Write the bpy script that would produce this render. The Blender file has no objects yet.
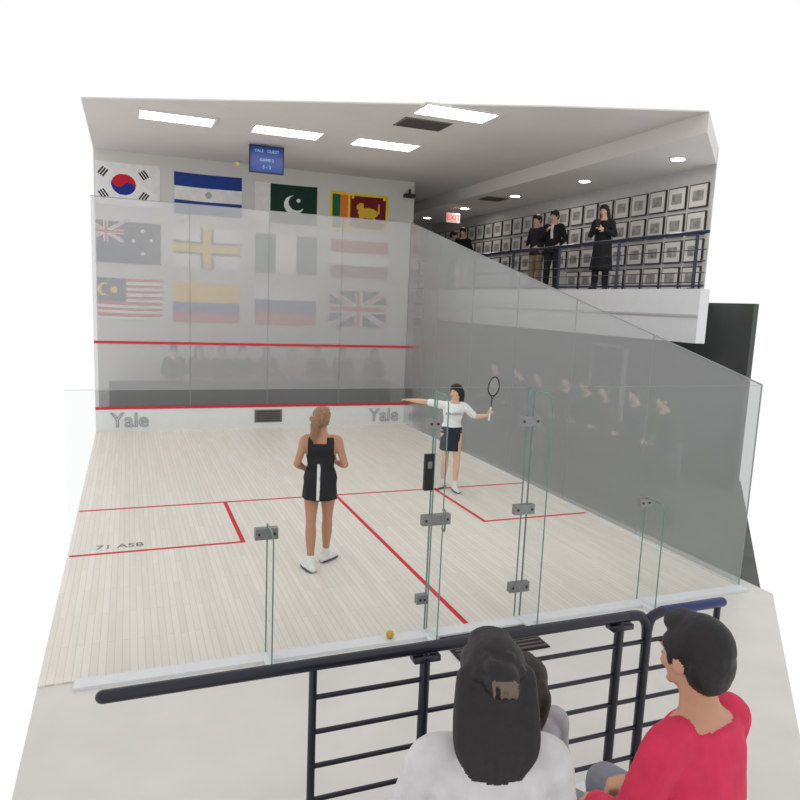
import bpy, bmesh, math, random
import numpy as np
from mathutils import Vector, Matrix
from mathutils.bvhtree import BVHTree
random.seed(7)
S=bpy.context.scene; COL=S.collection
S.view_settings.view_transform='Standard'
# ------------------------------------------------------------------ camera (fitted to court survey points)
pp=(399.,405.)
def RR(y,p,r):
    cy,sy=math.cos(y),math.sin(y);cp,sp=math.cos(p),math.sin(p);cr,sr=math.cos(r),math.sin(r)
    f=np.array([sy*cp,cy*cp,-sp]); rt=np.array([cy,-sy,0.]); up=np.cross(rt,f)
    return rt*cr+up*sr, -rt*sr+up*cr, f
def proj(v,P):
    r,u,f=RR(v[4],v[5],v[6]); d=np.array(P,float)-v[1:4]
    z=d@f; return np.array([pp[0]+v[0]*(d@r)/z, pp[1]-v[0]*(d@u)/z])
pts=[((405,424),(6.4,9.75,0)),((405,405),(6.4,9.75,.48)),((406,347),(6.4,9.75,1.805)),((520,483),(6.4,4.28,0)),((588,512),(6.4,2.63,0)),
((485,521),(4.77,2.63,0)),((337,496),(3.2,4.28,0)),((222,504),(1.625,4.28,0)),((243,543),(1.625,2.63,0)),((467,621),(3.2,0.02,0))]
lines=[((99,340),(0,9.75,1.805),(6.4,9.75,1.805)),((99,408),(0,9.75,.48),(6.4,9.75,.48)),((99,431),(0,9.75,0),(6.4,9.75,0)),((99,509),(0,4.28,0),(6.4,4.28,0)),((99,556),(0,2.63,0),(6.4,2.63,0)),
((280,653),(0,0,0),(6.4,0,0)),((640,598),(0,0,0),(6.4,0,0)),((414,222),(6.4,9.75,0),(6.4,9.75,4))]
def res(v):
    o=[]
    for p,P in pts: o+=list(proj(v,P)-np.array(p))
    for p,A,B in lines:
        a=proj(v,A);b=proj(v,B);d=b-a;n=np.array([-d[1],d[0]])/np.hypot(*d)
        o.append(n@(np.array(p)-a))
    return np.array(o)
v=np.array([729,2.5,-6.5,3.0,.38,.14,-.04]); lam=1.; r=res(v); c=r@r
for it in range(400):
    J=np.zeros((len(r),7))
    for k in range(7):
        h=1e-5*max(1,abs(v[k]));w=v.copy();w[k]+=h;J[:,k]=(res(w)-r)/h
    A=J.T@J
    dv=-np.linalg.solve(A+lam*np.diag(np.diag(A)),J.T@r)
    w=v+dv;rr=res(w)
    if rr@rr<c: v=w;r=rr;c=rr@rr;lam*=.5
    else: lam*=3
    if lam>1e12: break
cam=bpy.data.objects.new("camera",bpy.data.cameras.new("camera")); COL.objects.link(cam)
a_,b_,f_=RR(v[4],v[5],v[6])
M=Matrix(((a_[0],b_[0],-f_[0],v[1]),(a_[1],b_[1],-f_[1],v[2]),(a_[2],b_[2],-f_[2],v[3]),(0,0,0,1)))
cam.matrix_world=M; cam.data.sensor_width=36; cam.data.lens=36*v[0]/800
cam.data.shift_x=(400-pp[0])/800; cam.data.shift_y=(pp[1]-400)/800; cam.data.clip_start=.05
S.camera=cam
# ------------------------------------------------------------------ materials
def srgb(c): return tuple(((x/255)/12.92 if x/255<=.04045 else ((x/255+.055)/1.055)**2.4) for x in c)+(1,)
MC={}
def mat(name,c,rough=.6,metal=0.,var=.04,scale=6.,spec=.4,emit=0,bump=0):
    if name in MC: return MC[name]
    m=bpy.data.materials.new(name); m.use_nodes=True; nt=m.node_tree; b=nt.nodes['Principled BSDF']
    col=srgb(c)
    if var:
        tc=nt.nodes.new('ShaderNodeTexCoord'); n=nt.nodes.new('ShaderNodeTexNoise'); n.inputs['Scale'].default_value=scale; n.inputs['Detail'].default_value=4
        nt.links.new(tc.outputs['Object'],n.inputs['Vector'])
        rp=nt.nodes.new('ShaderNodeValToRGB'); rp.color_ramp.elements[0].position=.3; rp.color_ramp.elements[1].position=.7
        rp.color_ramp.elements[0].color=tuple(x*(1-var*2) for x in col[:3])+(1,); rp.color_ramp.elements[1].color=tuple(min(1,x*(1+var*2)) for x in col[:3])+(1,)
        nt.links.new(n.outputs['Fac'],rp.inputs[0]); nt.links.new(rp.outputs[0],b.inputs['Base Color'])
        if bump:
            bp=nt.nodes.new('ShaderNodeBump'); bp.inputs['Strength'].default_value=bump; bp.inputs['Distance'].default_value=.01
            nt.links.new(n.outputs['Fac'],bp.inputs['Height']); nt.links.new(bp.outputs[0],b.inputs['Normal'])
    else: b.inputs['Base Color'].default_value=col
    b.inputs['Roughness'].default_value=rough; b.inputs['Metallic'].default_value=metal; b.inputs['Specular IOR Level'].default_value=spec
    if emit: b.inputs['Emission Color'].default_value=col; b.inputs['Emission Strength'].default_value=emit
    MC[name]=m; return m
def haze(name,c,fac,ior=1.1,rough=.15):
    m=bpy.data.materials.new(name); m.use_nodes=True; nt=m.node_tree; nt.nodes.remove(nt.nodes['Principled BSDF']); o=nt.nodes['Material Output']
    d=nt.nodes.new('ShaderNodeBsdfDiffuse'); d.inputs[0].default_value=srgb(c)
    g=nt.nodes.new('ShaderNodeBsdfGlossy'); g.inputs['Roughness'].default_value=rough
    fr=nt.nodes.new('ShaderNodeFresnel'); fr.inputs[0].default_value=ior
    t=nt.nodes.new('ShaderNodeBsdfTransparent'); mx=nt.nodes.new('ShaderNodeMixShader'); mx.inputs[0].default_value=fac
    mg=nt.nodes.new('ShaderNodeMixShader')
    nt.links.new(t.outputs[0],mx.inputs[1]); nt.links.new(d.outputs[0],mx.inputs[2])
    nt.links.new(fr.outputs[0],mg.inputs[0]); nt.links.new(mx.outputs[0],mg.inputs[1]); nt.links.new(g.outputs[0],mg.inputs[2])
    nt.links.new(mg.outputs[0],o.inputs['Surface']); return m
def clear(name):
    m=bpy.data.materials.new(name); m.use_nodes=True; nt=m.node_tree; nt.nodes.remove(nt.nodes['Principled BSDF']); o=nt.nodes['Material Output']
    t=nt.nodes.new('ShaderNodeBsdfTransparent'); t.inputs[0].default_value=(.965,.985,.975,1)
    g=nt.nodes.new('ShaderNodeBsdfGlossy'); g.inputs['Roughness'].default_value=.02
    fr=nt.nodes.new('ShaderNodeFresnel'); fr.inputs[0].default_value=1.2; mx=nt.nodes.new('ShaderNodeMixShader')
    nt.links.new(fr.outputs[0],mx.inputs[0]); nt.links.new(t.outputs[0],mx.inputs[1]); nt.links.new(g.outputs[0],mx.inputs[2]); nt.links.new(mx.outputs[0],o.inputs['Surface']); return m
m_wall=mat("wall_paint",(208,206,202),.8,var=.015,scale=1.5)
m_ceil=mat("ceiling_paint",(214,210,207),.85,var=.015,scale=1.)
m_gal=mat("gallery_wall_paint",(188,187,186),.8,var=.02)
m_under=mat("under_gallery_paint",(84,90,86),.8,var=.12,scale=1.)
m_fascia=mat("fascia_paint",(222,223,225),.6,var=.01)
m_floor=mat("concrete_floor",(208,205,200),.35,var=.02,scale=2.)
m_sidefloor=mat("side_floor_carpet",(96,100,96),.8,var=.08,scale=3.)
m_red=mat("court_red",(208,30,54),.5,var=.02)
m_tin=mat("tin_panel_white",(222,224,224),.5,var=.01)
m_navy=mat("navy_rail_paint",(22,32,62),.3,var=.03,spec=.6)
m_blackrail=mat("dark_navy_rail",(10,14,30),.3,var=.03,spec=.5)
m_metal=mat("brushed_steel",(140,140,140),.4,metal=.7,var=.05,scale=30)
m_dark=mat("dark_grey",(44,44,46),.6)
m_black=mat("black_plastic",(18,18,20),.5)
m_edge=mat("glass_edge_green",(104,134,126),.2,var=.02)
m_edge2=mat("glass_joint_grey",(140,146,144),.4,var=.02)
m_base=mat("base_channel",(214,216,218),.4,var=.02)
m_frame=mat("picture_frame_black",(52,48,46),.4)
m_mat_=mat("picture_mat_white",(200,198,194),.7,var=.02)
m_photo=mat("picture_photo_grey",(140,138,136),.5,var=.2,scale=9)
m_grille=mat("grille_grey",(120,116,112),.6)
m_slat=mat("grille_slat",(84,80,77),.6)
m_light=mat("troffer_diffuser",(255,252,246),.5,var=0,emit=11)
m_down=mat("downlight_lens",(255,246,228),.5,var=0,emit=20)
m_front=haze("front_glass_white_dots",(193,195,196),.60)
m_front2=haze("front_glass_reflection_strip",(138,140,140),.62)  # dark reflected band painted into the pane as a darker strip
m_side=haze("side_glass_grey_dots",(176,179,179),.59,1.08,.25)
m_clear=clear("clear_glass")
def wood():
    m=bpy.data.materials.new("maple_boards"); m.use_nodes=True; nt=m.node_tree; b=nt.nodes['Principled BSDF']
    tc=nt.nodes.new('ShaderNodeTexCoord'); mp=nt.nodes.new('ShaderNodeMapping'); mp.inputs['Rotation'].default_value=(0,0,math.pi/2)
    br=nt.nodes.new('ShaderNodeTexBrick'); br.inputs['Scale'].default_value=1; br.inputs['Brick Width'].default_value=1.1; br.inputs['Row Height'].default_value=.057
    br.inputs['Mortar Size'].default_value=.003; br.inputs['Mortar Smooth'].default_value=.5
    br.inputs['Color1'].default_value=srgb((238,232,225)); br.inputs['Color2'].default_value=srgb((229,222,213)); br.inputs['Mortar'].default_value=srgb((208,200,190))
    n=nt.nodes.new('ShaderNodeTexNoise'); n.inputs['Scale'].default_value=3; mp2=nt.nodes.new('ShaderNodeMapping'); mp2.inputs['Scale'].default_value=(6,.6,1)
    nt.links.new(tc.outputs['Object'],mp.inputs[0]); nt.links.new(mp.outputs[0],br.inputs['Vector']); nt.links.new(tc.outputs['Object'],mp2.inputs[0]); nt.links.new(mp2.outputs[0],n.inputs['Vector'])
    mx=nt.nodes.new('ShaderNodeMixRGB'); mx.blend_type='MULTIPLY'; mx.inputs[0].default_value=.12
    nt.links.new(br.outputs['Color'],mx.inputs[1]); nt.links.new(n.outputs['Fac'],mx.inputs[2]); nt.links.new(mx.outputs[0],b.inputs['Base Color'])
    b.inputs['Roughness'].default_value=.35; b.inputs['Specular IOR Level'].default_value=.35; return m
m_wood=wood()
# ------------------------------------------------------------------ mesh helpers
class MB:
    """mesh builder collecting geometry with material slots into ONE mesh"""
    def __init__(s): s.v=[];s.f=[];s.m=[];s.mats=[]
    def mi(s,m):
        if m not in s.mats: s.mats.append(m)
        return s.mats.index(m)
    def box(s,x0,x1,y0,y1,z0,z1,m):
        o=len(s.v); s.v+=[(x,y,z) for x in (x0,x1) for y in (y0,y1) for z in (z0,z1)]
        for q in ((0,1,3,2),(4,6,7,5),(0,4,5,1),(2,3,7,6),(0,2,6,4),(1,5,7,3)): s.f.append([o+i for i in q]); s.m.append(s.mi(m))
    def poly(s,P,m):
        o=len(s.v); s.v+=[tuple(p) for p in P]; s.f.append(list(range(o,o+len(P)))); s.m.append(s.mi(m))
    def prism(s,P,z0,z1,m):
        s.loft([[(x,y,z0) for x,y in P],[(x,y,z1) for x,y in P]],m)
    def loft(s,rings,m,cap=True):
        o=len(s.v); n=len(rings[0])
        for r_ in rings: s.v+=[tuple(p) for p in r_]
        k=s.mi(m)
        for i in range(len(rings)-1):
            for j in range(n):
                a=o+i*n+j;b=o+i*n+(j+1)%n; s.f.append([a,b,b+n,a+n]); s.m.append(k)
        if cap:
            s.f.append([o+j for j in range(n)][::-1]); s.m.append(k)
            s.f.append([o+(len(rings)-1)*n+j for j in range(n)]); s.m.append(k)
    def tube(s,P,rad,m,side=None,n=14,sub=6,round_=True,smoothpath=True):
        P=[Vector(p) for p in P]; rad=[(q,q) if not isinstance(q,(tuple,list)) else q for q in rad]
        C=[];Rd=[]
        if len(P)==2 or not smoothpath:
            for i in range(len(P)-1):
                for k in range(sub): t=k/sub; C.append(P[i].lerp(P[i+1],t)); Rd.append(tuple(rad[i][q]*(1-t)+rad[i+1][q]*t for q in (0,1)))
        else:
            for i in range(len(P)-1):
                p0=P[max(i-1,0)];p1=P[i];p2=P[i+1];p3=P[min(i+2,len(P)-1)]
                r0=rad[max(i-1,0)];r1=rad[i];r2=rad[i+1];r3=rad[min(i+2,len(P)-1)]
                for k in range(sub):
                    t=k/sub; cr=lambda a,b,c_,d: .5*((2*b)+(c_-a)*t+(2*a-5*b+4*c_-d)*t*t+(3*b-a-3*c_+d)*t**3)
                    C.append(Vector([cr(p0[q],p1[q],p2[q],p3[q]) for q in range(3)])); Rd.append(tuple(max(.002,cr(r0[q],r1[q],r2[q],r3[q])) for q in (0,1)))
        C.append(P[-1]); Rd.append(rad[-1])
        T=[(C[min(i+1,len(C)-1)]-C[max(i-1,0)]).normalized() for i in range(len(C))]
        if round_:
            for e in (0,-1):
                sg=-1 if e==0 else 1; c0=C[e];r0=Rd[e];t0=T[e]; rm=min(r0)
                ex=[]
                for an in (30,60,82):
                    a=math.radians(an); ex.append((c0+t0*sg*rm*math.sin(a),(r0[0]*math.cos(a),r0[1]*math.cos(a)),t0))
                if e==0: C=[q[0] for q in ex[::-1]]+C; Rd=[q[1] for q in ex[::-1]]+Rd; T=[q[2] for q in ex]+T
                else: C+= [q[0] for q in ex]; Rd+=[q[1] for q in ex]; T+=[q[2] for q in ex]
        if side is None:
            side=Vector((1,0,0)) if abs(T[0].x)<.8 else Vector((0,1,0))
        sd=Vector(side); rings=[]
        for c0,r0,t0 in zip(C,Rd,T):
            a=(sd-t0*sd.dot(t0))
            if a.length<1e-4: a=t0.orthogonal()
            a.normalize(); b=t0.cross(a)
            rings.append([c0+a*math.cos(2*math.pi*j/n)*r0[0]+b*math.sin(2*math.pi*j/n)*r0[1] for j in range(n)])
        s.loft(rings,m)
    def ell(s,c,rd,m,Mx=None,n=16,k=10):
        c=Vector(c); rings=[]
        for i in range(0,k+1):
            ph=math.pi*min(max(i,.12),k-.12)/k-math.pi/2
            R_=[Vector((rd[0]*math.cos(ph)*math.cos(2*math.pi*j/n),rd[1]*math.cos(ph)*math.sin(2*math.pi*j/n),rd[2]*math.sin(ph)))+c for j in range(n)]
            if Mx: R_=[Mx@p for p in R_]
            rings.append(R_)
        s.loft(rings,m)
    def obj(s,name,parent=None,smooth=False,bevel=0):
        me=bpy.data.meshes.new(name); me.from_pydata([tuple(p) for p in s.v],[],s.f); me.update()
        for m in s.mats: me.materials.append(m)
        me.polygons.foreach_set('material_index',s.m)
        if smooth: me.polygons.foreach_set('use_smooth',[True]*len(me.polygons))
        ob=bpy.data.objects.new(name,me); COL.objects.link(ob)
        if parent: ob.parent=parent
        if bevel:
            b=ob.modifiers.new('b','BEVEL'); b.width=bevel; b.segments=2
        return ob
def box(name,x0,x1,y0,y1,z0,z1,m,parent=None,bevel=0):
    b=MB(); b.box(x0,x1,y0,y1,z0,z1,m); return b.obj(name,parent,bevel=bevel)
def slab(name,P,z0,z1,m):
    b=MB(); b.prism(P,z0,z1,m); return b.obj(name)
def empty(name,loc=(0,0,0)):
    e=bpy.data.objects.new(name,None); COL.objects.link(e); e.location=loc; e.empty_display_size=.1; return e
def text(name,body,size,loc,rot,m,parent=None,ext=.002,outline=0,align='CENTER'):
    cu=bpy.data.curves.new(name,'FONT'); cu.body=body; cu.size=size; cu.align_x=align; cu.align_y='CENTER'
    if outline: cu.fill_mode='NONE'; cu.bevel_depth=outline
    else: cu.extrude=ext
    cu.materials.append(m); ob=bpy.data.objects.new(name,cu); COL.objects.link(ob); ob.location=loc; ob.rotation_euler=rot
    if parent: ob.parent=parent
    return ob
# ------------------------------------------------------------------ room shell (only the part of the hall the photograph looks at)
H=5.79; XL=-.22
slab("floor",[(XL,-4.2),(4.3,-4.2),(4.3,-2.5),(6.6,-.25),(6.6,11.5),(XL,11.5)],-.3,-.012,m_floor)
slab("floor_side",[(6.6,-.1),(9.7,3.0),(10.3,3.6),(10.3,17.5),(6.6,17.5)],-.3,-.012,m_sidefloor)
box("court_floor",XL,6.4,0,9.75,-.012,0,m_wood)
slab("ceiling",[(XL,7.4),(6.4,4.2),(8.5,3.3),(8.5,17.5),(XL,17.5)],H,H+.02,m_ceil)
slab("ceiling_gallery",[(8.5,3.3),(10.3,4.9),(10.3,17.5),(8.5,17.5)],5.5,H+.02,m_ceil)
box("wall_front",XL,7.15,11.5,11.7,-.012,H,m_wall)
box("wall_hall_left",7.0,7.15,11.7,17.5,-.012,H,m_wall)
box("wall_hall_end",7.0,10.3,17.5,17.7,-.012,H,m_gal)
box("wall_right",10.3,10.32,4.9,17.7,3.0,H,m_gal)
slab("floor_gallery",[(8.5,3.05),(10.3,4.8),(10.3,17.5),(8.5,17.5)],3.02,3.2,m_fascia)
box("trim_gallery_fascia",8.44,8.62,3.05,17.5,2.38,3.2,m_fascia)
box("trim_fascia_lip",8.41,8.438,3.05,17.5,2.78,2.81,m_gal)
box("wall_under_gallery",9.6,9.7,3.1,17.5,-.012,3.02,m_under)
b=MB()
for yy in (6.0,): 
    b.box(9.52,9.58,yy,yy+.95,-.012,2.1,m_dark); b.box(9.48,9.52,yy+.08,yy+.12,1,1.15,m_metal)
    for s_ in (yy-.06,yy+.95): b.box(9.50,9.59,s_,s_+.06,-.012,2.16,m_gal)
    b.box(9.50,9.59,yy-.06,yy+1.01,2.1,2.16,m_gal)
b.obj("door_1")
b=MB()
for (X,Y) in ((1.25,7.85),(3.15,7.85),(5.03,7.85),(5.26,5.2)):
        b.box(X-.6,X+.6,Y-.28,Y+.28,H-.02,H-.008,m_light); 
        for (x0,x1,y0,y1) in ((X-.65,X+.65,Y-.33,Y-.28),(X-.65,X+.65,Y+.28,Y+.33),(X-.65,X-.6,Y-.28,Y+.28),(X+.6,X+.65,Y-.28,Y+.28)):
            b.box(x0,x1,y0,y1,H-.03,H-.001,m_ceil)
b.obj("ceiling_light_panels")
b=MB()
for (X,Y) in ((9.38,4.85),(9.36,7.5),(9.2,10.07),(9.2,12.8),(9.2,15.46)):
    rings=[[(X+r_*math.cos(t*math.pi/10),Y+r_*math.sin(t*math.pi/10),z) for t in range(20)] for r_,z in ((.15,5.499),(.15,5.478),(.12,5.47))]
    b.loft(rings,m_ceil); rings=[[(X+r_*math.cos(t*math.pi/10),Y+r_*math.sin(t*math.pi/10),z) for t in range(20)] for r_,z in ((.11,5.476),(.11,5.462))]
    b.loft(rings,m_down)
b.obj("gallery_downlights")
def vent(name,X,Y,w,d,z):
    b=MB(); b.box(X-w/2,X+w/2,Y-d/2,Y+d/2,z-.012,z-.001,m_grille)
    k=int(d/.07)
    for i in range(k): b.box(X-w/2+.04,X+w/2-.04,Y-d/2+.04+i*(d-.08)/k,Y-d/2+.06+i*(d-.08)/k,z-.03,z-.012,m_slat)
    return b.obj(name)
vent("air_vent",5.08,6.12,.85,.6,H); vent("air_vent",9.05,10.9,.6,.6,5.5)
b=MB(); b.box(6.85,7.1,11.3,11.49,5.4,5.48,m_dark); b.box(6.95,7.0,11.35,11.4,5.48,5.6,m_dark); b.obj("wall_speaker")
b=MB(); b.ell((2.75,11.2,H-.035),(.07,.07,.03),m_fascia); b.ell((2.75,11.2,H-.07),(.03,.03,.03),mat("amber_lens",(230,170,60),.3,emit=.6)); b.obj("sprinkler_head")
# ------------------------------------------------------------------ court
b=MB(); z=.002
def ln(x0,x1,y0,y1): b.box(x0,x1,y0,y1,0.0,z,m_red)
ln(XL+.02,6.37,4.255,4.305); ln(3.175,3.225,0.02,4.255); ln(1.6,1.65,2.605,4.255); ln(XL+.02,1.6,2.605,2.655); ln(4.75,4.8,2.605,4.255); ln(4.8,6.37,2.605,2.655)
b.obj("court_line_markings")
fw=empty("front_glass_wall",(0,9.75,0))
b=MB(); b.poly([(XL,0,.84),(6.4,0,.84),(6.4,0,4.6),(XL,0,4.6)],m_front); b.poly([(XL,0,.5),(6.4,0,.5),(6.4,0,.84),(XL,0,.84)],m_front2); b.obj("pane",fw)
b=MB()
for x in (1.6,3.2,4.8,6.4): b.box(x-.005,x+.005,-.006,.006,.5,4.6,m_edge2)
b.box(XL,6.4,-.006,.006,4.59,4.602,m_edge2); b.obj("joints",fw)
b=MB(); b.box(XL,6.4,-.012,-.004,1.78,1.83,m_red); b.box(XL,6.4,-.03,.01,.455,.505,m_red); b.obj("service_and_tin_lines",fw)
b=MB(); b.box(XL,6.4,-.02,.02,0,.455,m_tin)
b.box(2.93,3.53,-.03,-.02,.12,.40,m_grille)
for i in range(6): b.box(2.97,3.49,-.036,-.03,.15+i*.04,.168+i*.04,m_dark)
b.obj("tin_board",fw)
m_let=mat("letter_grey",(160,165,172),.6,var=0)
text("lettering_a","Yale",.42,(.42,-.03,.22),(math.pi/2,0,0),m_let,fw,outline=.008)
text("lettering_b","Yale",.42,(5.90,-.03,.22),(math.pi/2,0,0),m_let,fw,outline=.008)
text("floor_lettering","71 ASB",.17,(.30,2.83,.002),(0,0,0),mat("letter_dark_grey",(120,118,116),.6,var=0),ext=.001)
def side(name,X):
    e=empty(name,(X,0,0)); b=MB(); zt=lambda y:2.13+(4.6-2.13)*y/9.75
    b.poly([(0,0,0),(0,9.75,0),(0,9.75,4.6),(0,0,2.13)],m_side); b.obj("pane",e)
    b=MB()
    for i in range(7):
        y=i*9.75/6; b.box(-.005,.005,y-.005,y+.005,0,zt(y),m_edge2)
    n=12
    for i in range(n):
        y0=i*9.75/n;y1=(i+1)*9.75/n
        b.loft([[(x,y,zt(y)+d) for x,d in ((-.006,0),(.006,0),(.006,.012),(-.006,.012))] for y in (y0,y1)],m_edge2)
    b.box(-.02,.02,0,9.75,-.01,.02,m_base); b.obj("joints",e)
    return e
side("side_glass_wall",6.4)
bw=empty("back_glass_wall")
PN=((0.01,1.4),(1.41,2.78),(3.73,5.05),(5.06,6.39))
b=MB()
for x0,x1 in PN: b.poly([(x0,0,.02),(x1,0,.02),(x1,0,2.13),(x0,0,2.13)],m_clear)
b.obj("panes",bw)
b=MB()
for x in (2.78,3.73): b.box(x-.003,x+.003,-.006,.006,.02,2.13,m_edge)
for x0,x1 in PN: b.box(x0,x1,-.0012,.0012,2.1292,2.1315,m_edge2)
b.obj("pane_edges",bw)
b=MB(); b.box(0.02,2.8,-.13,0,-.012,.012,m_base); b.box(3.7,6.4,-.13,0,-.012,.012,m_base); b.box(2.8,3.7,-.13,0,-.012,.004,m_base)
b.obj("base_channel",bw)
def fin(X,L,Ht):
    r_=.09; P=[(X,-.01,.012),(X,-L,.012)]
    for a in range(0,91,15): P.append((X,-L+r_-r_*math.cos(math.radians(a)),Ht-r_+r_*math.sin(math.radians(a))))
    P.append((X,-.01,Ht))
    b=MB(); b.poly(P,m_clear); b.obj("fin_pane",bw)
    b=MB()
    for i in range(1,len(P)):
        b.tube([P[i],P[(i+1)%len(P)]],[.006,.006],m_edge,sub=1,n=6,round_=False)
    b.box(X-.035,X+.035,-L-.04,-.0,-.012,.02,m_base)
    b.obj("fin_edges",bw,smooth=False)
fin(1.405,.27,1.08); fin(2.78,.27,2.1); fin(3.73,.3,2.1); fin(5.055,.27,1.05)
b=MB()
def clip(X,z,w=.15,h=.085): b.box(X-w/2,X+w/2,-.03,.03,z-h/2,z+h/2,m_metal); b.box(X-w/2+.02,X-w/2+.04,-.036,-.03,z-.01,z+.01,m_dark); b.box(X+w/2-.04,X+w/2-.02,-.036,-.03,z-.01,z+.01,m_dark)
clip(3.7,1.83,.2,.09); clip(3.7,1.03,.2,.09); clip(3.7,.3,.2,.09)
clip(2.78,1.83,.12,.08); clip(2.84,1.0,.26,.09); clip(2.74,.30,.1,.08); clip(1.4,1.0,.18,.09); clip(5.05,1.0,.13,.08)
b.box(2.70,2.78,-.05,-.01,1.27,1.58,m_black); b.box(2.72,2.76,-.055,-.05,1.46,1.52,m_grille)
b.obj("hinges_and_lock",bw,bevel=.006)
b=MB(); b.poly([(2.8,0,.02),(3.68,0,.02),(3.68,0,2.13),(2.8,0,2.13)],m_clear); b.obj("door_pane",bw)
b=MB(); 
for x in (2.803,3.677): b.box(x-.004,x+.004,-.006,.006,.02,2.13,m_edge)
b.box(2.8,3.68,-.0015,.0015,2.129,2.132,m_edge2); b.tube([(2.9,-.01,1.08),(2.9,-.06,1.08),(2.9,-.06,.92),(2.9,-.01,.92)],[.009]*4,m_metal,n=8); b.obj("door_edges",bw)
b=MB(); b.box(2.86,3.7,-.56,-.15,-.012,.0,m_black)
for i in range(7): b.box(2.88,3.68,-.545+i*.055,-.52+i*.055,0,.012,m_slat)
b.obj("floor_grate")
b=MB(); b.ell((2.44,-.065,.047),(.034,.034,.034),mat("yellow_ball",(196,158,52),.6)); b.obj("ball",smooth=True)
# ------------------------------------------------------------------ flags
def flag(name,x0,ztop,fn,w=1.48,h=.89,n=(100,60),ph=0,crop=0):
    cols={}; me_v=[];fs=[];mi=[];mats=[]
    for j in range(n[1]+1):
        for i in range(n[0]+1):
            u=i/n[0];vv=j/n[1]
            me_v.append((x0+u*w,11.4985-.012*(1+math.sin(u*9+ph+vv))*(1.3-vv),ztop-h+vv*h-.012*math.sin(u*math.pi)))
    for j in range(n[1]):
        for i in range(n[0]):
            c=fn((i+.5)/n[0],(j+.5)/n[1])
            if c not in cols: cols[c]=len(mats); mats.append(mat("flag_cloth_%d_%d_%d"%c,c,.85,var=.03))
            a=j*(n[0]+1)+i; fs.append((a,a+1,a+n[0]+2,a+n[0]+1)); mi.append(cols[c])
    me=bpy.data.meshes.new(name); me.from_pydata(me_v,[],fs)
    for m in mats: me.materials.append(m)
    me.polygons.foreach_set('material_index',mi); me.polygons.foreach_set('use_smooth',[True]*len(fs))
    ob=bpy.data.objects.new(name,me); COL.objects.link(ob)
W=(228,228,226);RD=(200,30,45);BL=(30,50,140);NB=(22,28,84);YL=(240,200,40);BK=(20,20,22)
def korea(u,v_):
    x=(u-.5)*1.5;y=v_-.5; r_=math.hypot(x,y)
    if r_<.25:
        ca,sa=math.cos(.588),math.sin(.588)
        xr=x*ca-y*sa; yr=x*sa+y*ca
        if math.hypot(xr+.125,yr)<.125: return RD
        if math.hypot(xr-.125,yr)<.125: return BL
        return RD if yr>0 else BL
    for sx in (-1,1):
        for sy in (-1,1):
            cx,cy=.41*sx,.26*sy; n_=Vector((cx,cy)).normalized(); d=(x-cx)*n_.x+(y-cy)*n_.y; t=-(x-cx)*n_.y+(y-cy)*n_.x
            if abs(t)<.1 and (abs(d)<.018 or abs(abs(d)-.055)<.018): return BK
    return W
def nic(u,v_):
    if v_>.667 or v_<.333: return (38,62,140)
    return (170,180,170) if math.hypot((u-.5)*1.6,v_-.5)<.08 else W
def pak(u,v_):
    if u<.25: return W
    x=(u-.62)*1.5;y=v_-.5
    if math.hypot(x,y)<.24 and math.hypot(x-.07,y-.06)>.2: return W
    if math.hypot(x-.11,y-.12)<.05: return W
    return (18,52,42)
def sri(u,v_):
    if u<.04 or u>.96 or v_<.07 or v_>.93: return YL
    if u<.17: return (20,100,70)
    if u<.3: return (220,120,40)
    if u<.34: return YL
    x=(u-.65)/.2;y=(v_-.5)/.28
    if (x/1.)**2+(y/.55)**2<.8 or (abs(x+.6)<.18 and -1<y<.9) or (abs(x-.5)<.12 and -1<y<0) or (x+.7)**2+(y-.5)**2<.1 or (abs(x-.95)<.08 and 0<y<.9): return (225,180,50)
    if (abs(u-.38)<.02 or abs(u-.93)<.02) and (v_<.14 or v_>.86): return YL
    return (110,24,40)
def uj(u,v_):
    x=(u-.5)*2;y=(v_-.5)*2
    if abs(x)<.07 or abs(y)<.12: return RD
    if abs(x)<.13 or abs(y)<.22: return W
    d=min(abs(x-y),abs(x+y))
    return RD if d<.045 else (W if d<.17 else NB)
def nz(u,v_):
    if u<.5 and v_>.5: return uj(u*2,(v_-.5)*2)
    for cx,cy in ((.75,.8),(.62,.55),(.87,.58),(.75,.25)):
        if math.hypot((u-cx)*1.6,v_-cy)<.045: return W
    return (24,28,60)
def cross(u,v_):
    if abs(u-.5)<.06 or abs(v_-.5)<.1: return (225,190,70)
    if abs(u-.5)<.1 or abs(v_-.5)<.17: return (120,110,90)
    return W
def mex(u,v_): return (60,100,80) if u<.33 else (W if u<.66 else (90,110,100))
def rwr(u,v_): return (180,60,60) if v_>.66 else (W if v_>.33 else (150,90,100))
def mal(u,v_):
    if u<.5 and v_>.43:
        x=(u-.2)*1.6;y=v_-.72
        if math.hypot(x,y)<.16 and math.hypot(x-.05,y)>.13: return YL
        return YL if math.hypot(x-.2,y)<.08 else NB
    return RD if int(v_*14)%2 else W
def colo(u,v_): return (244,196,30) if v_>.5 else ((30,60,150) if v_>.25 else RD)
def russ(u,v_): return W if v_>.667 else ((40,56,140) if v_>.333 else (200,36,48))
def leftcol(fn,cut): return lambda u,v_: fn(cut+(1-cut)*u,v_)
flag("flag_south_korea",-.20,5.55,leftcol(korea,.12),w=1.32,n=(125,78)); flag("flag_nicaragua",1.41,5.48,nic,ph=1); flag("flag_pakistan",3.18,5.44,pak,ph=2,n=(130,78)); flag("flag_sri_lanka",4.98,5.40,sri,ph=3,n=(130,78))
flag("flag_new_zealand",-.20,4.32,leftcol(nz,.12),w=1.32,ph=2); flag("flag_gold_cross",1.38,4.30,cross,ph=4); flag("flag_green_white",3.2,4.28,mex,ph=1); flag("flag_red_white",5.02,4.27,rwr)
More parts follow.
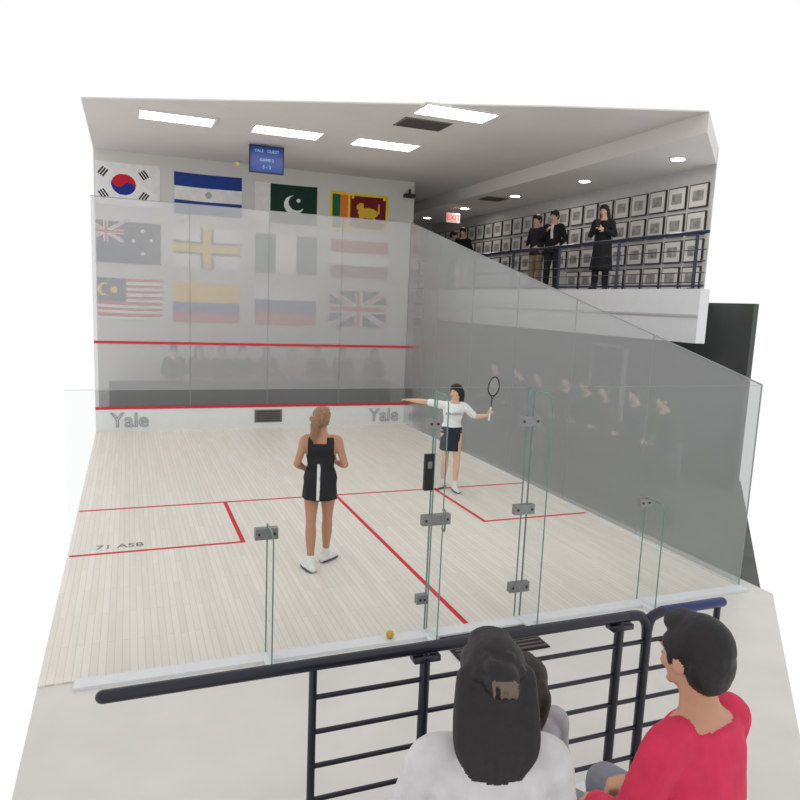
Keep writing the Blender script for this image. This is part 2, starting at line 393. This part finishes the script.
flag("flag_malaysia",-.20,3.10,leftcol(mal,.10),w=1.34,ph=3); flag("flag_colombia",1.37,3.08,colo); flag("flag_russia",3.21,3.06,russ,ph=2); flag("flag_united_kingdom",5.03,3.06,uj,ph=1)
sb=empty("scoreboard_screen",(3.02,9.15,0)); b=MB(); b.box(-.34,.34,-.03,.04,5.24,5.76,m_black); b.box(-.32,.32,-.036,-.03,5.26,5.74,mat("screen_blue",(16,50,120),.3,var=.05,emit=.3)); b.box(-.04,.04,-.02,.02,5.76,H-.001,m_metal); b.obj("screen",sb)
mt=mat("screen_text",(150,180,225),.5,var=0,emit=.4)
text("screen_text_a","YALE   GUEST",.08,(0,-.038,5.65),(math.pi/2,0,0),mt,sb); text("screen_text_b","GAME 2",.08,(0,-.038,5.48),(math.pi/2,0,0),mt,sb); text("screen_text_c","5 - 3",.09,(0,-.038,5.35),(math.pi/2,0,0),mt,sb)
es=empty("exit_sign",(8.95,13.0,5.22)); b=MB(); b.box(-.2,.2,-.03,.03,-.13,.13,mat("exit_sign_face",(235,215,210),.5,var=0,emit=.3)); b.box(-.01,.01,-.01,.01,.13,.275,m_metal); b.obj("housing",es)
text("exit_letters","EXIT",.2,(0,-.035,0),(math.pi/2,0,0),mat("exit_red",(220,25,30),.5,var=0,emit=1.2),es,ext=.004)
b=MB(); y=4.99; k=0
while y<17:
    for zr in range(4):
        z0=5.22-zr*.5-.45
        if zr==3 and y>9: continue
        b.box(10.264,10.2995,y,y+.46,z0,z0+.43,m_frame); b.box(10.259,10.264,y+.022,y+.438,z0+.022,z0+.408,m_mat_); b.box(10.254,10.259,y+.10,y+.36,z0+.12,z0+.31,m_photo)
    y+=.54
b.obj("framed_photographs")
b=MB(); X=8.52
def pipe(P,r_,m): b.tube(P,[r_]*len(P),m,n=10,sub=1,smoothpath=False)
pipe([(X,3.1,4.05),(X,17.3,4.05)],.03,m_navy)
for z_ in (3.30,3.45,3.62,3.79): pipe([(X,3.1,z_),(X,17.3,z_)],.008,m_navy)
pipe([(X,3.1,3.25),(X,17.3,3.25)],.018,m_navy)
y=3.3
while y<17.2: pipe([(X,y,3.201),(X,y,4.04)],.028,m_navy); b.box(X-.06,X+.06,y-.06,y+.06,3.201,3.215,m_navy); y+=1.83
b.obj("gallery_railing",smooth=False)
# ------------------------------------------------------------------ foreground railing
b=MB(); Y=-2.2
def arc(P,r_=.03): b.tube(P,[r_]*len(P),m_blackrail,n=12,sub=6)
pipe([(.3,Y,1.1),(3.05,Y,1.1)],.03,m_blackrail)
arc([(3.05,Y,1.1),(3.14,Y,1.09),(3.19,Y,1.03),(3.2,Y,.95)]); pipe([(3.2,Y,.95),(3.2,Y,-.01)],.028,m_blackrail)
pipe([(3.30,Y,1.1),(3.75,Y,1.1)],.03,mat("navy_blue_rail",(24,44,96),.3)); arc([(3.2,Y,1.0),(3.22,Y,1.07),(3.3,Y,1.1)],.03)
for z_ in (.93,.75,.57,.39,.2):
    pipe([(1.22,Y,z_),(3.2,Y,z_)],.013,m_blackrail); pipe([(3.2,Y,z_),(3.72,Y,z_)],.013,m_blackrail)
for x in (1.22,1.8,3.0,3.72):
    if x in (1.8,3.0): pipe([(x,Y,0),(x,Y,1.08)],.027,m_blackrail); b.box(x-.06,x+.06,Y-.06,Y+.06,-.011,.01,m_blackrail); b.box(x-.07,x+.07,Y-.035,Y+.035,1.035,1.065,m_blackrail)
    else: pipe([(x,Y,0),(x,Y,1.08)],.02,m_blackrail)
b.obj("stand_railing",smooth=True)
b=MB(); m_tier=mat("bleacher_grey",(214,214,216),.7,var=.02,scale=3)
b.box(1.0,2.5,-2.66,-2.36,-.012,.19,m_tier)
b.box(1.0,2.5,-3.46,-2.66,-.012,.54,m_tier); b.box(1.0,2.5,-4.1,-3.46,-.012,.98,m_tier)
b.obj("bleachers",bevel=.01)
b=MB(); b.box(.02,6.38,10.25,11.3,-.012,.42,m_dark); b.box(.02,6.38,10.62,11.2,.42,.86,m_dark); b.obj("reflection_bench")  # added bench, its dark front stands in for a reflected band
slb=MB(); slb.prism([(7.1,1.75),(8.3,2.95),(8.3,8.5),(7.1,8.5)],-.012,.42,m_under); slb.prism([(7.4,2.05),(8.3,2.95),(8.3,8.5),(7.4,8.5)],.42,.86,m_under); slb.obj("reflection_bench")  # added bench carrying the figures that stand in for side glass reflections

# ------------------------------------------------------------------ people
def lin(a,b_,t): return a*(1-t)+b_*t
def person(name,loc,heading,o,scale=1.,vox=.009,mesh_cache=None):
    root=empty(name,loc); root.rotation_euler=(0,0,heading); root.scale=(scale,)*3
    if mesh_cache:
        for nm,me in mesh_cache:
            ob=bpy.data.objects.new(nm,me); COL.objects.link(ob); ob.parent=root
        return root,mesh_cache
    sk=mat("skin_"+o.get('skin_name','a'),o.get('skin',(214,168,142)),.55,var=.02); hair=mat("hair_"+o['hair_name'],o['hair'],.55,var=.12,scale=40,bump=.4)
    top=mat("cloth_"+o['top_name'],o['top'],.85,var=.05,scale=14,bump=.2); bot=mat("cloth_"+o['bot_name'],o['bot'],.85,var=.05,scale=14,bump=.2)
    shoe=mat("shoe_"+o.get('shoe_name','black'),o.get('shoe',(30,30,32)),.6)
    g=MB(); pel=Vector(o.get('pel',(0,0,.93))); lean=o.get('lean',.04); sl=o.get('side',0.); tw=o.get('twist',0.)
    def TP(x,y,h_):
        t=max(0,min(1,h_/.4)); R_=Matrix.Rotation(tw*t,3,'Z')@Matrix.Rotation(sl*t,3,'Y')@Matrix.Rotation(lean*t,3,'X')
        return pel+R_@Vector((x,y,h_))
    fem=o.get('fem',True)
    base=[(-.09,.10,.085,.0),(-.03,.155,.112,.012),(.03,.163,.115,.012),(.09,.148,.103,.004),(.15,.124 if fem else .14,.092,0),(.22,.132 if fem else .146,.098,-.002),(.30,.15,.108,-.008),(.37,.162,.102,0),(.42,.158,.085,.006),(.455,.125,.07,.01),(.485,.07,.058,.012),(.52,.052,.054,.006),(.58,.05,.052,-.008)]
    def torso(rings,m,infl=0,hlo=-9,hhi=9):
        rr_=[q for q in rings if hlo<=q[0]<=hhi]; out=[]; n=28
        hs=[];
        for i in range(len(rr_)-1):
            for k in range(3): hs.append(tuple(lin(rr_[i][q],rr_[i+1][q],k/3) for q in range(4)))
        hs.append(rr_[-1])
        for h_,rx,ry,yo in hs:
            out.append([TP((rx+infl)*math.cos(2*math.pi*j/n),yo+(ry+infl)*math.sin(2*math.pi*j/n),h_) for j in range(n)])
        g.loft(out,m)
    torso(base,sk)
    torso(base,top,.012 if not o.get('coat') else .024,hlo=-.05,hhi=.456)
    torso(base,bot,.013,hlo=-.10,hhi=.10)
    for sx,key in ((1,'L'),(-1,'R')):
        hip=pel+Vector((sx*.085,0,-.03)); kn=Vector(o['knee'+key]); an=Vector(o['ank'+key]); toe=Vector(o.get('toe'+key,(sx*.25,-1,0))).normalized()
        fwd=Vector((1,0,0))
        g.tube([hip,hip.lerp(kn,.4),hip.lerp(kn,.8),kn],[.085,.078,.058,.053],sk,side=fwd)
        calf=kn.lerp(an,.3)+Vector((0,.012,0))
        g.tube([kn,calf,kn.lerp(an,.7),an],[.052,.056,.04,.034],sk,side=fwd)
        tr=o.get('trousers',0)
        if tr:
            g.tube([hip,hip.lerp(kn,.5),kn],[.1,.092,.072],bot,side=fwd); g.tube([kn,kn.lerp(an,.5),kn.lerp(an,.93)],[.072,.068,.058],bot,side=fwd)
        if o.get('sock'): g.tube([kn.lerp(an,.86),an],[.044,.044],mat("sock_white",(225,225,225),.8),side=fwd)
        sd=Vector((0,0,1)).cross(toe); gz=an.z-.08
        P=[Vector((an.x,an.y,gz+.036))-toe*.055,Vector((an.x,an.y,gz+.042)),Vector((an.x,an.y,gz+.038))+toe*.08,Vector((an.x,an.y,gz+.030))+toe*.17]
        g.tube(P,[(.036,.036),(.041,.041),(.047,.037),(.037,.029)],shoe,side=sd); g.tube([Vector((an.x,an.y,gz+.05)),an+Vector((0,0,.01))],[.046,.045],shoe,side=fwd)
        if o.get('sole'):
            P=[Vector((an.x,an.y,gz+.014))-toe*.06,Vector((an.x,an.y,gz+.014))+toe*.08,Vector((an.x,an.y,gz+.014))+toe*.175]
            g.tube(P,[(.043,.015),(.053,.015),(.041,.015)],mat("shoe_sole_grey",(70,70,76),.7),side=sd)
    if o.get('skirt'):
        hz,rx,ry,pl=o['skirt']; n=40; out=[]; L=pel.z+.1-hz
        for k in range(9):
            t=k/8; e=t**.8
            out.append([Vector((pel.x+(lin(.156,rx,e)+pl*t*math.cos(9*a))*math.cos(a), pel.y+.008+(lin(.115,ry,e)+pl*t*math.cos(9*a))*math.sin(a), pel.z+.1-L*t)) for a in [2*math.pi*j/n for j in range(n)]])
        g.loft(out,o.get('skirt_top') and top or bot)
    for sx,key in ((1,'L'),(-1,'R')):
        shd=TP(sx*.165,.005,.415); el=Vector(o['el'+key]); wr=Vector(o['wr'+key])
        if o.get('rel'): el=pel+el; wr=pel+wr
        g.tube([TP(sx*.10,.005,.43),shd,shd.lerp(el,.35),shd.lerp(el,.75),el],[.05,.052,.045,.038,.036],sk)
        g.tube([el,el.lerp(wr,.3),el.lerp(wr,.7),wr],[.037,.04,.031,.025],sk)
        sl_=o.get('sleeve',0)
        if sl_>0:
            q=min(1,sl_/.5)*.92; e0=.068 if o.get('coat') else .064
            g.tube([TP(sx*.10,.005,.425),shd,shd.lerp(el,.4),shd.lerp(el,q)],[.064,e0,.06,.054 if sl_>.5 else .058],top)
            if sl_>.5: g.tube([shd.lerp(el,.85),el,el.lerp(wr,.5),el.lerp(wr,(sl_-.5)/.5*.95)],[.055,.054,.053,.044],top)
        d=(wr-el).normalized(); hd=Vector(o.get('hd'+key,d)).normalized(); pn=Vector(o.get('pn'+key,(-sx,0,0))); pn=(pn-hd*pn.dot(hd)).normalized(); s_=hd.cross(pn)
        curl=o.get('curl'+key,.3)
        g.tube([wr,wr+hd*.045,wr+hd*.085],[(.026,.02),(.038,.016),(.038,.014)],sk,side=s_)
        for i,(off,L) in enumerate(((-.029,.058),(-.010,.070),(.010,.076),(.029,.066))):
            p=wr+hd*.08+s_*off; dd=hd.copy(); ax=hd.cross(pn); P=[p]
            for q in range(3):
                dd=(Matrix.Rotation(curl,3,ax)@dd); p=p+dd*L*(.42,.32,.26)[q]; P.append(p)
            g.tube(P,[.0095,.009,.0085,.0075],sk,n=8,sub=3)
        tb=wr+hd*.025+s_*.03; t1=tb+(hd*.6+s_*.6+pn*.4).normalized()*.035; t2=t1+(hd*.8+pn*(.3+curl*.4)).normalized()*.03
        g.tube([tb,t1,t2],[.013,.0105,.009],sk,n=8,sub=3)
    hc=TP(0,-.012,.635); HM=Matrix.Translation(hc)@Matrix.Rotation(o.get('hyaw',0)+tw,4,'Z')@Matrix.Rotation(o.get('hpitch',0),4,'X')@Matrix.Rotation(o.get('hroll',0),4,'Y')
    E=lambda c_,r_,m_: g.ell(c_,r_,m_,HM)
    E((0,.012,.033),(.072,.09,.082),sk); E((0,-.03,-.008),(.06,.056,.088),sk); E((0,-.022,-.058),(.05,.055,.048),sk); E((0,-.066,-.094),(.021,.018,.016),sk)
    E((0,-.078,.018),(.052,.012,.012),sk)
    g.tube([HM@Vector(p) for p in ((0,-.082,.012),(0,-.095,-.014),(0,-.1,-.028))],[.007,.009,.012],sk,n=8)
    for sx in (-1,1):
        E((sx*.074,.008,-.008),(.012,.018,.03),sk); E((sx*.034,-.064,-.03),(.018,.02,.02),sk)
    E((0,-.078,-.056),(.022,.012,.009),sk)
    g.tube([HM@Vector((0,.02,-.04)),TP(0,.006,.5)],[.05,.055],sk)
    st=o['hairstyle']
    E((0,.025,.045),(.087,.102,.092),hair); E((0,.058,.0),(.082,.066,.086),hair); E((0,-.035,.093),(.064,.058,.038),hair)
    for sx in (-1,1):
        E((sx*.062,.006,.045),(.027,.066,.05),hair)
        if st!='short': E((sx*.068,.02,.0),(.022,.045,.06),hair)
    if st=='short':
        E((0,.066,-.035),(.066,.05,.05),hair)
        for sx in (-1,1): E((sx*.078,-.018,.012),(.009,.012,.03),hair)
    if st=='pony':
        E((0,.125,.045),(.03,.035,.03),hair)
        g.tube([HM@Vector((0,.12,.04)),HM@Vector((0,.155,-.0)),HM@Vector((.008,.15,-.08)),HM@Vector((.012,.135,-.16)),HM@Vector((.01,.12,-.235))],[.028,.04,.043,.034,.012],hair)
        if o.get('curly'):
            rs=random.Random(4)
            for k in range(22):
                t=k/21; E((rs.uniform(-.05,.05)*(1.2-.7*t),.13+rs.uniform(-.015,.03),.05-.25*t),(.024,.024,.028),hair)
    if st=='bun':
        E((0,.115,.05),(.05,.042,.048),hair); E((.02,.12,.08),(.03,.03,.025),hair); E((-.02,.13,.03),(.03,.025,.028),hair)
        for k in range(6): E((.055*math.cos(k),.09,.05+.05*math.sin(k)),(.02,.02,.018),hair)
        for x_ in (-.075,-.05,-.025,0,.025,.05,.075):
            g.tube([HM@Vector((x_,.06,.03)),HM@Vector((x_*1.1,.085,-.08)),HM@Vector((x_*1.1,.105,-.15)),HM@Vector((x_*.8,.115,-.21-.2*(.075-abs(x_))))],[.034,.036,.03,.012],hair)
    if st=='long':
        for x_,w_ in ((-.07,.03),(.07,.03),(0,.055),(-.035,.05),(.035,.05)):
            g.tube([HM@Vector((x_,.045,.03)),HM@Vector((x_*1.15,.06,-.08)),HM@Vector((x_*1.2,.075,-.2)),HM@Vector((x_*1.0,.085,-.27))],[w_,w_,w_*.9,w_*.4],hair)
    for nm,fn in o.get('extra',[]): fn(g,HM,TP)
    raw=g.obj("tmp"); md=raw.modifiers.new('r','REMESH'); md.mode='VOXEL'; md.voxel_size=vox; md.use_smooth_shade=True
    sm=raw.modifiers.new('s','SMOOTH'); sm.factor=.5; sm.iterations=2
    dg=bpy.context.evaluated_depsgraph_get(); dg.update(); me=bpy.data.meshes.new_from_object(raw.evaluated_get(dg))
    trees=[]
    gv=[tuple(p) for p in g.v]
    for k in range(len(g.mats)):
        fs=[f for f,m_ in zip(g.f,g.m) if m_==k]
        trees.append(BVHTree.FromPolygons(gv,fs) if fs else None)
    me.materials.clear()
    for m_ in g.mats: me.materials.append(m_)
    names=[m_.name for m_ in g.mats]; mi=[]; ov=o.get('paint')
    for p in me.polygons:
        bd=1e9;k=0
        for q,t in enumerate(trees):
            if t is None: continue
            hh=t.find_nearest(p.center,min(bd,1.))
            if hh[3] is not None and hh[3]<bd: bd=hh[3];k=q
        if ov:
            q=ov(p.center,names[k])
            if q is not None:
                if q.name not in names: me.materials.append(q); names.append(q.name)
                k=names.index(q.name)
        mi.append(k)
    me.polygons.foreach_set('material_index',mi); me.polygons.foreach_set('use_smooth',[True]*len(mi))
    me.name=name+"_body"; bpy.data.objects.remove(raw)
    ob=bpy.data.objects.new("body",me); COL.objects.link(ob); ob.parent=root
    h2=MB(); ey=mat("eye_dark",(40,28,24),.3,var=0); ew=mat("eye_white",(225,222,218),.3,var=0); lp=mat("lips",(170,90,88),.5,var=0)
    for sx in (-1,1):
        h2.ell((sx*.029,-.0775,.002),(.014,.009,.0085),ew,HM,n=10,k=6); h2.ell((sx*.029,-.083,.002),(.0065,.005,.0075),ey,HM,n=10,k=6); h2.ell((sx*.030,-.087,.023),(.018,.006,.004),hair,HM,n=10,k=6)
    h2.ell((0,-.087,-.054),(.022,.006,.004),lp,HM,n=10,k=6); h2.ell((0,-.086,-.060),(.018,.007,.004),lp,HM,n=10,k=6)
    fo=h2.obj("face_features",root,smooth=True)
    return root,[("body",me),("face_features",fo.data)]
def racket(parent,p,d,n_):
    d=Vector(d).normalized(); n_=Vector(n_); n_=(n_-d*n_.dot(d)).normalized(); s_=d.cross(n_); p=Vector(p)
    mf=mat("racket_frame",(40,40,46),.3); ms=mat("racket_strings",(205,205,200),.5,var=0); mg=mat("racket_grip",(225,225,220),.7)
    b=MB(); b.tube([p,p+d*.2],[.016,.015],mg,n=10,side=s_); b.tube([p+d*.2,p+d*.34],[.009,.008],mf,n=8)
    c_=p+d*.535; A,B=.105,.15; N=28
    P=[c_+s_*A*math.sin(2*math.pi*k/N)*(1-.12*math.cos(2*math.pi*k/N+math.pi))+d*(-B)*math.cos(2*math.pi*k/N) for k in range(N+1)]
    b.tube(P,[(.008,.010)]*(N+1),mf,n=8,sub=1,smoothpath=False,side=n_)
    for sg in (-1,1): b.tube([p+d*.33,c_+s_*sg*A*.72-d*B*.62],[.008,.007],mf,n=8)
    for k in range(-5,6):
        x=k*.018; q=math.sqrt(max(0,1-(x/A)**2))*B*.96; b.tube([c_+s_*x-d*q,c_+s_*x+d*q],[.0009,.0009],ms,n=4,sub=1,round_=False)
    for k in range(-7,8):
        x=k*.019; q=math.sqrt(max(0,1-(x/B)**2))*A*.96; b.tube([c_+d*x-s_*q,c_+d*x+s_*q],[.0009,.0009],ms,n=4,sub=1,round_=False)
    return b.obj("racket",parent,smooth=True)
white_panel=mat("cloth_white_panel",(220,220,218),.85)
skp1=mat("skin_p1",(184,134,108),.55,var=.02)
def p1paint(c_,nm):
    if nm=="cloth_black_dress" and -.02<c_.x-.02<.008 and c_.y>0 and c_.z<1.12 and c_.z>.76: return white_panel
    if nm=="cloth_black_dress" and c_.z>1.33 and c_.y>-.02 and abs(c_.x)<.06: return skp1
    if nm=="cloth_black_dress" and c_.z>1.2 and abs(c_.x)>.135: return skp1
    return None
p1=dict(skin=(184,134,108),skin_name='p1',hair=(146,108,80),hair_name='blonde',hairstyle='pony',curly=True,top=(24,24,28),top_name='black_dress',bot=(24,24,28),bot_name='black_dress',shoe=(222,222,220),shoe_name='white',sock=True,sole=True,
 kneeL=(.085,.075,.49),ankL=(.075,.15,.08),kneeR=(-.08,-.075,.49),ankR=(-.07,-.14,.08),toeL=(.5,-.9,0),toeR=(-.6,-.8,0),lean=.03,
 elL=(.24,.06,1.11),wrL=(.17,-.15,1.01),elR=(-.25,.05,1.11),wrR=(-.16,-.17,1.08),hdL=(-.3,-.8,-.1),hdR=(.3,-.9,.2),curlL=.9,curlR=1.0,pnL=(-1,0,-.3),pnR=(1,0,0),
 skirt=(.745,.182,.165,.006),hyaw=-.4,hpitch=.05,paint=p1paint)
r1,_=person("squash_player",(2.275,1.69,.004),math.pi-.3,p1,1.01,.0068)
racket(r1,(-.11,-.24,1.05),(.35,-.8,-.35),(0,.2,1))
p2=dict(skin=(222,178,152),skin_name='p2',hair=(28,22,22),hair_name='black',hairstyle='pony',top=(232,234,236),top_name='white_tshirt',bot=(26,30,48),bot_name='navy_shorts',shoe=(215,215,215),shoe_name='light',sock=True,sole=True,
 kneeL=(.10,-.08,.49),ankL=(.085,-.08,.08),kneeR=(-.08,-.02,.49),ankR=(-.08,.11,.08),toeL=(.2,-1,0),toeR=(-.6,-.8,0),lean=.06,side=.05,
 elL=(.37,.02,1.17),wrL=(.55,-.08,1.22),elR=(-.43,-.03,1.40),wrR=(-.67,-.07,1.42),hdL=(.3,-.1,.6),hdR=(-1,-.1,.1),pnL=(.3,-1,-.2),pnR=(0,-.3,-1),curlL=1.15,curlR=.15,sleeve=.42,
 skirt=(.64,.178,.155,.004),hyaw=-.8,hpitch=.02)
r2,_=person("squash_player",(4.98,4.2,.006),-.3,p2,.965,.0068)
racket(r2,(.565,-.11,1.15),(.08,-.02,1),(.5,-1,0))
text("shirt_lettering","BULLDOGS",.055,(.01,-.148,1.235),(math.pi/2-.06,0,0),mat("letter_navy",(30,40,80),.6,var=0),r2,ext=.001)
stand=dict(kneeL=(.1,-.01,.5),ankL=(.1,.02,.08),kneeR=(-.1,-.01,.5),ankR=(-.11,.0,.08),toeL=(.2,-1,0),toeR=(-.2,-1,0))
cw=dict(stand,hair=(20,16,16),hair_name='black',hairstyle='long',top=(22,22,26),top_name='black_coat',bot=(24,24,28),bot_name='black_trousers',trousers=1,coat=1,sleeve=1,skin=(206,164,142),
 elL=(.25,-.05,1.10),wrL=(.10,-.24,1.18),elR=(-.25,-.04,1.1),wrR=(-.06,-.25,1.22),curlL=.7,curlR=.7,skirt=(.42,.23,.19,.006),skirt_top=1,hpitch=.15,lean=.08)
rw,_=person("gallery_spectator",(9.28,6.62,3.2),-1.0,cw,1.0,.010)
b=MB(); b.box(-.04,.05,-.345,-.335,1.22,1.37,m_black); b.obj("phone",rw,bevel=.004)
gm=dict(stand,fem=False,hair=(30,24,20),hair_name='dark_brown',hairstyle='short',top=(34,34,40),top_name='dark_jacket',bot=(140,120,96),bot_name='khaki',trousers=1,coat=1,sleeve=1,
 elL=(.26,.0,1.1),wrL=(.2,-.18,.98),elR=(-.26,0,1.1),wrR=(-.14,-.22,1.02),skirt=(.80,.19,.15,0),skirt_top=1,hpitch=.2)
person("gallery_spectator",(9.18,8.9,3.2),-1.3,gm,1.02,.011)
gm2=dict(gm,top=(20,20,24),top_name='black_jacket',bot=(30,30,36),bot_name='dark_trousers',wrR=(-.08,-.22,1.25),hair=(24,20,18),hair_name='near_black',hyaw=-.3,
 paint=lambda c_,nm: mat("scarf_white",(215,212,205),.8) if (nm=='cloth_black_jacket' and abs(c_.x)<.025 and c_.y<-.05 and c_.z>1.1) else None)
person("gallery_spectator",(9.3,8.42,3.2),-.9,gm2,1.05,.011)
gm3=dict(gm,top=(18,18,22),top_name='black_jacket_b',bot=(205,198,188),bot_name='cream_trousers',hair=(14,12,12),hair_name='jet',hyaw=.2)
person("gallery_spectator",(8.95,12.3,3.2),-.8,gm3,1.0,.013)
gm4=dict(gm3,top=(40,40,46),top_name='grey_jacket',bot=(60,60,70),bot_name='slate_trousers')
person("gallery_spectator",(8.95,12.95,3.2),.6,gm4,.98,.013)
seat=dict(pel=(0,0,.54),kneeL=(.11,-.42,.50),ankL=(.12,-.40,.08),kneeR=(-.11,-.42,.50),ankR=(-.12,-.38,.08),toeL=(.1,-1,0),toeR=(-.1,-1,0),rel=True,
 elL=(.24,-.1,.16),wrL=(.1,-.30,.05),elR=(-.24,-.1,.16),wrR=(-.1,-.30,.05),curlL=.6,curlR=.6,pnL=(0,0,-1),pnR=(0,0,-1),trousers=1,sleeve=1,lean=.12)
def clipfn(g,HM,TP):
    m_=mat("hair_clip_beige",(104,88,74),.4)
    for k in range(4): g.tube([HM@Vector((-.03+.02*k,.158,.055)),HM@Vector((-.03+.02*k,.176,.04)),HM@Vector((-.032+.02*k,.160,.018))],[.0045,.0055,.0045],m_,n=6)
    g.tube([HM@Vector((-.035,.160,.055)),HM@Vector((.034,.160,.055))],[.005,.005],m_,n=6)
fw1=dict(seat,hair=(24,18,19),hair_name='fg_black',hairstyle='bun',top=(196,194,194),top_name='light_grey_sweater',bot=(120,124,134),bot_name='grey_denim',extra=[('clip',clipfn)],hpitch=.1)
person("seated_spectator",(1.355,-3.66,.555),math.pi-.3,fw1,1.03,.0065)
fm=dict(seat,fem=False,skin=(190,142,116),skin_name='fm',hair=(20,16,17),hair_name='fg_short',hairstyle='short',top=(200,44,78),top_name='pink_polo',bot=(120,122,130),bot_name='grey_trousers',hyaw=-.1,hpitch=.05)
person("seated_spectator",(2.07,-3.74,.535),math.pi+.25,fm,1.05,.0065)
ch=dict(seat,hair=(40,28,26),hair_name='child_brown',hairstyle='pony',top=(160,156,160),top_name='grey_top',bot=(120,124,134),bot_name='grey_denim')
person("seated_spectator",(2.02,-2.86,.19),math.pi,ch,.87,.0075)
def aud(i,top,bot,hair,st):
    return dict(seat,hair=hair,hair_name='aud%d'%i,hairstyle=st,top=top,top_name='aud_top%d'%i,bot=bot,bot_name='aud_bot%d'%i,lean=.15+.1*(i%3),hyaw=(-.4,.3,0,.5)[i%4],shoe=(60,60,64),shoe_name='aud')
caches=[None]*4
A=[aud(0,(24,24,28),(24,28,40),(24,20,18),'short'),aud(1,(50,34,38),(28,28,32),(40,30,26),'long'),aud(2,(176,140,126),(60,60,70),(110,80,60),'long'),aud(3,(18,22,36),(28,28,32),(22,20,20),'short')]
def addaud(i,loc,h_):
    _,cc=person("reflection_audience",loc,h_,A[i],1.0,.014,caches[i]); caches[i]=cc  # figures added behind the glass in place of people mirrored in it
for k,(x,i) in enumerate(((1.35,3),(1.9,1),(2.35,0),(2.85,3),(3.35,1),(3.95,2),(4.55,0),(5.2,3),(6.0,1))):
    addaud(i,(x,10.78+.05*(k%2),.42),random.uniform(-.3,.3))
for k,(y,i) in enumerate(((2.5,0),(3.1,3),(3.7,1),(4.3,0),(4.9,3),(5.6,1),(6.4,0),(7.4,3))):
    addaud(i,(7.55,y,.42),-math.pi/2+random.uniform(-.3,.3))
# ------------------------------------------------------------------ lights
def area(name,loc,size,e,col=(1,.97,.93),rot=(0,0,0)):
    l=bpy.data.lights.new(name,'AREA'); l.shape='RECTANGLE'; l.size,l.size_y=size; l.energy=e; l.color=col
    o_=bpy.data.objects.new(name,l); COL.objects.link(o_); o_.location=loc; o_.rotation_euler=rot
for i,y in enumerate((5.5,9,13)): area("gallery_lamp",(9.35,y,5.44),(.3,.3),8)
wd=bpy.data.worlds.new("world"); S.world=wd; wd.use_nodes=True; wd.node_tree.nodes['Background'].inputs[0].default_value=(1,1,1,1); wd.node_tree.nodes['Background'].inputs[1].default_value=1.0
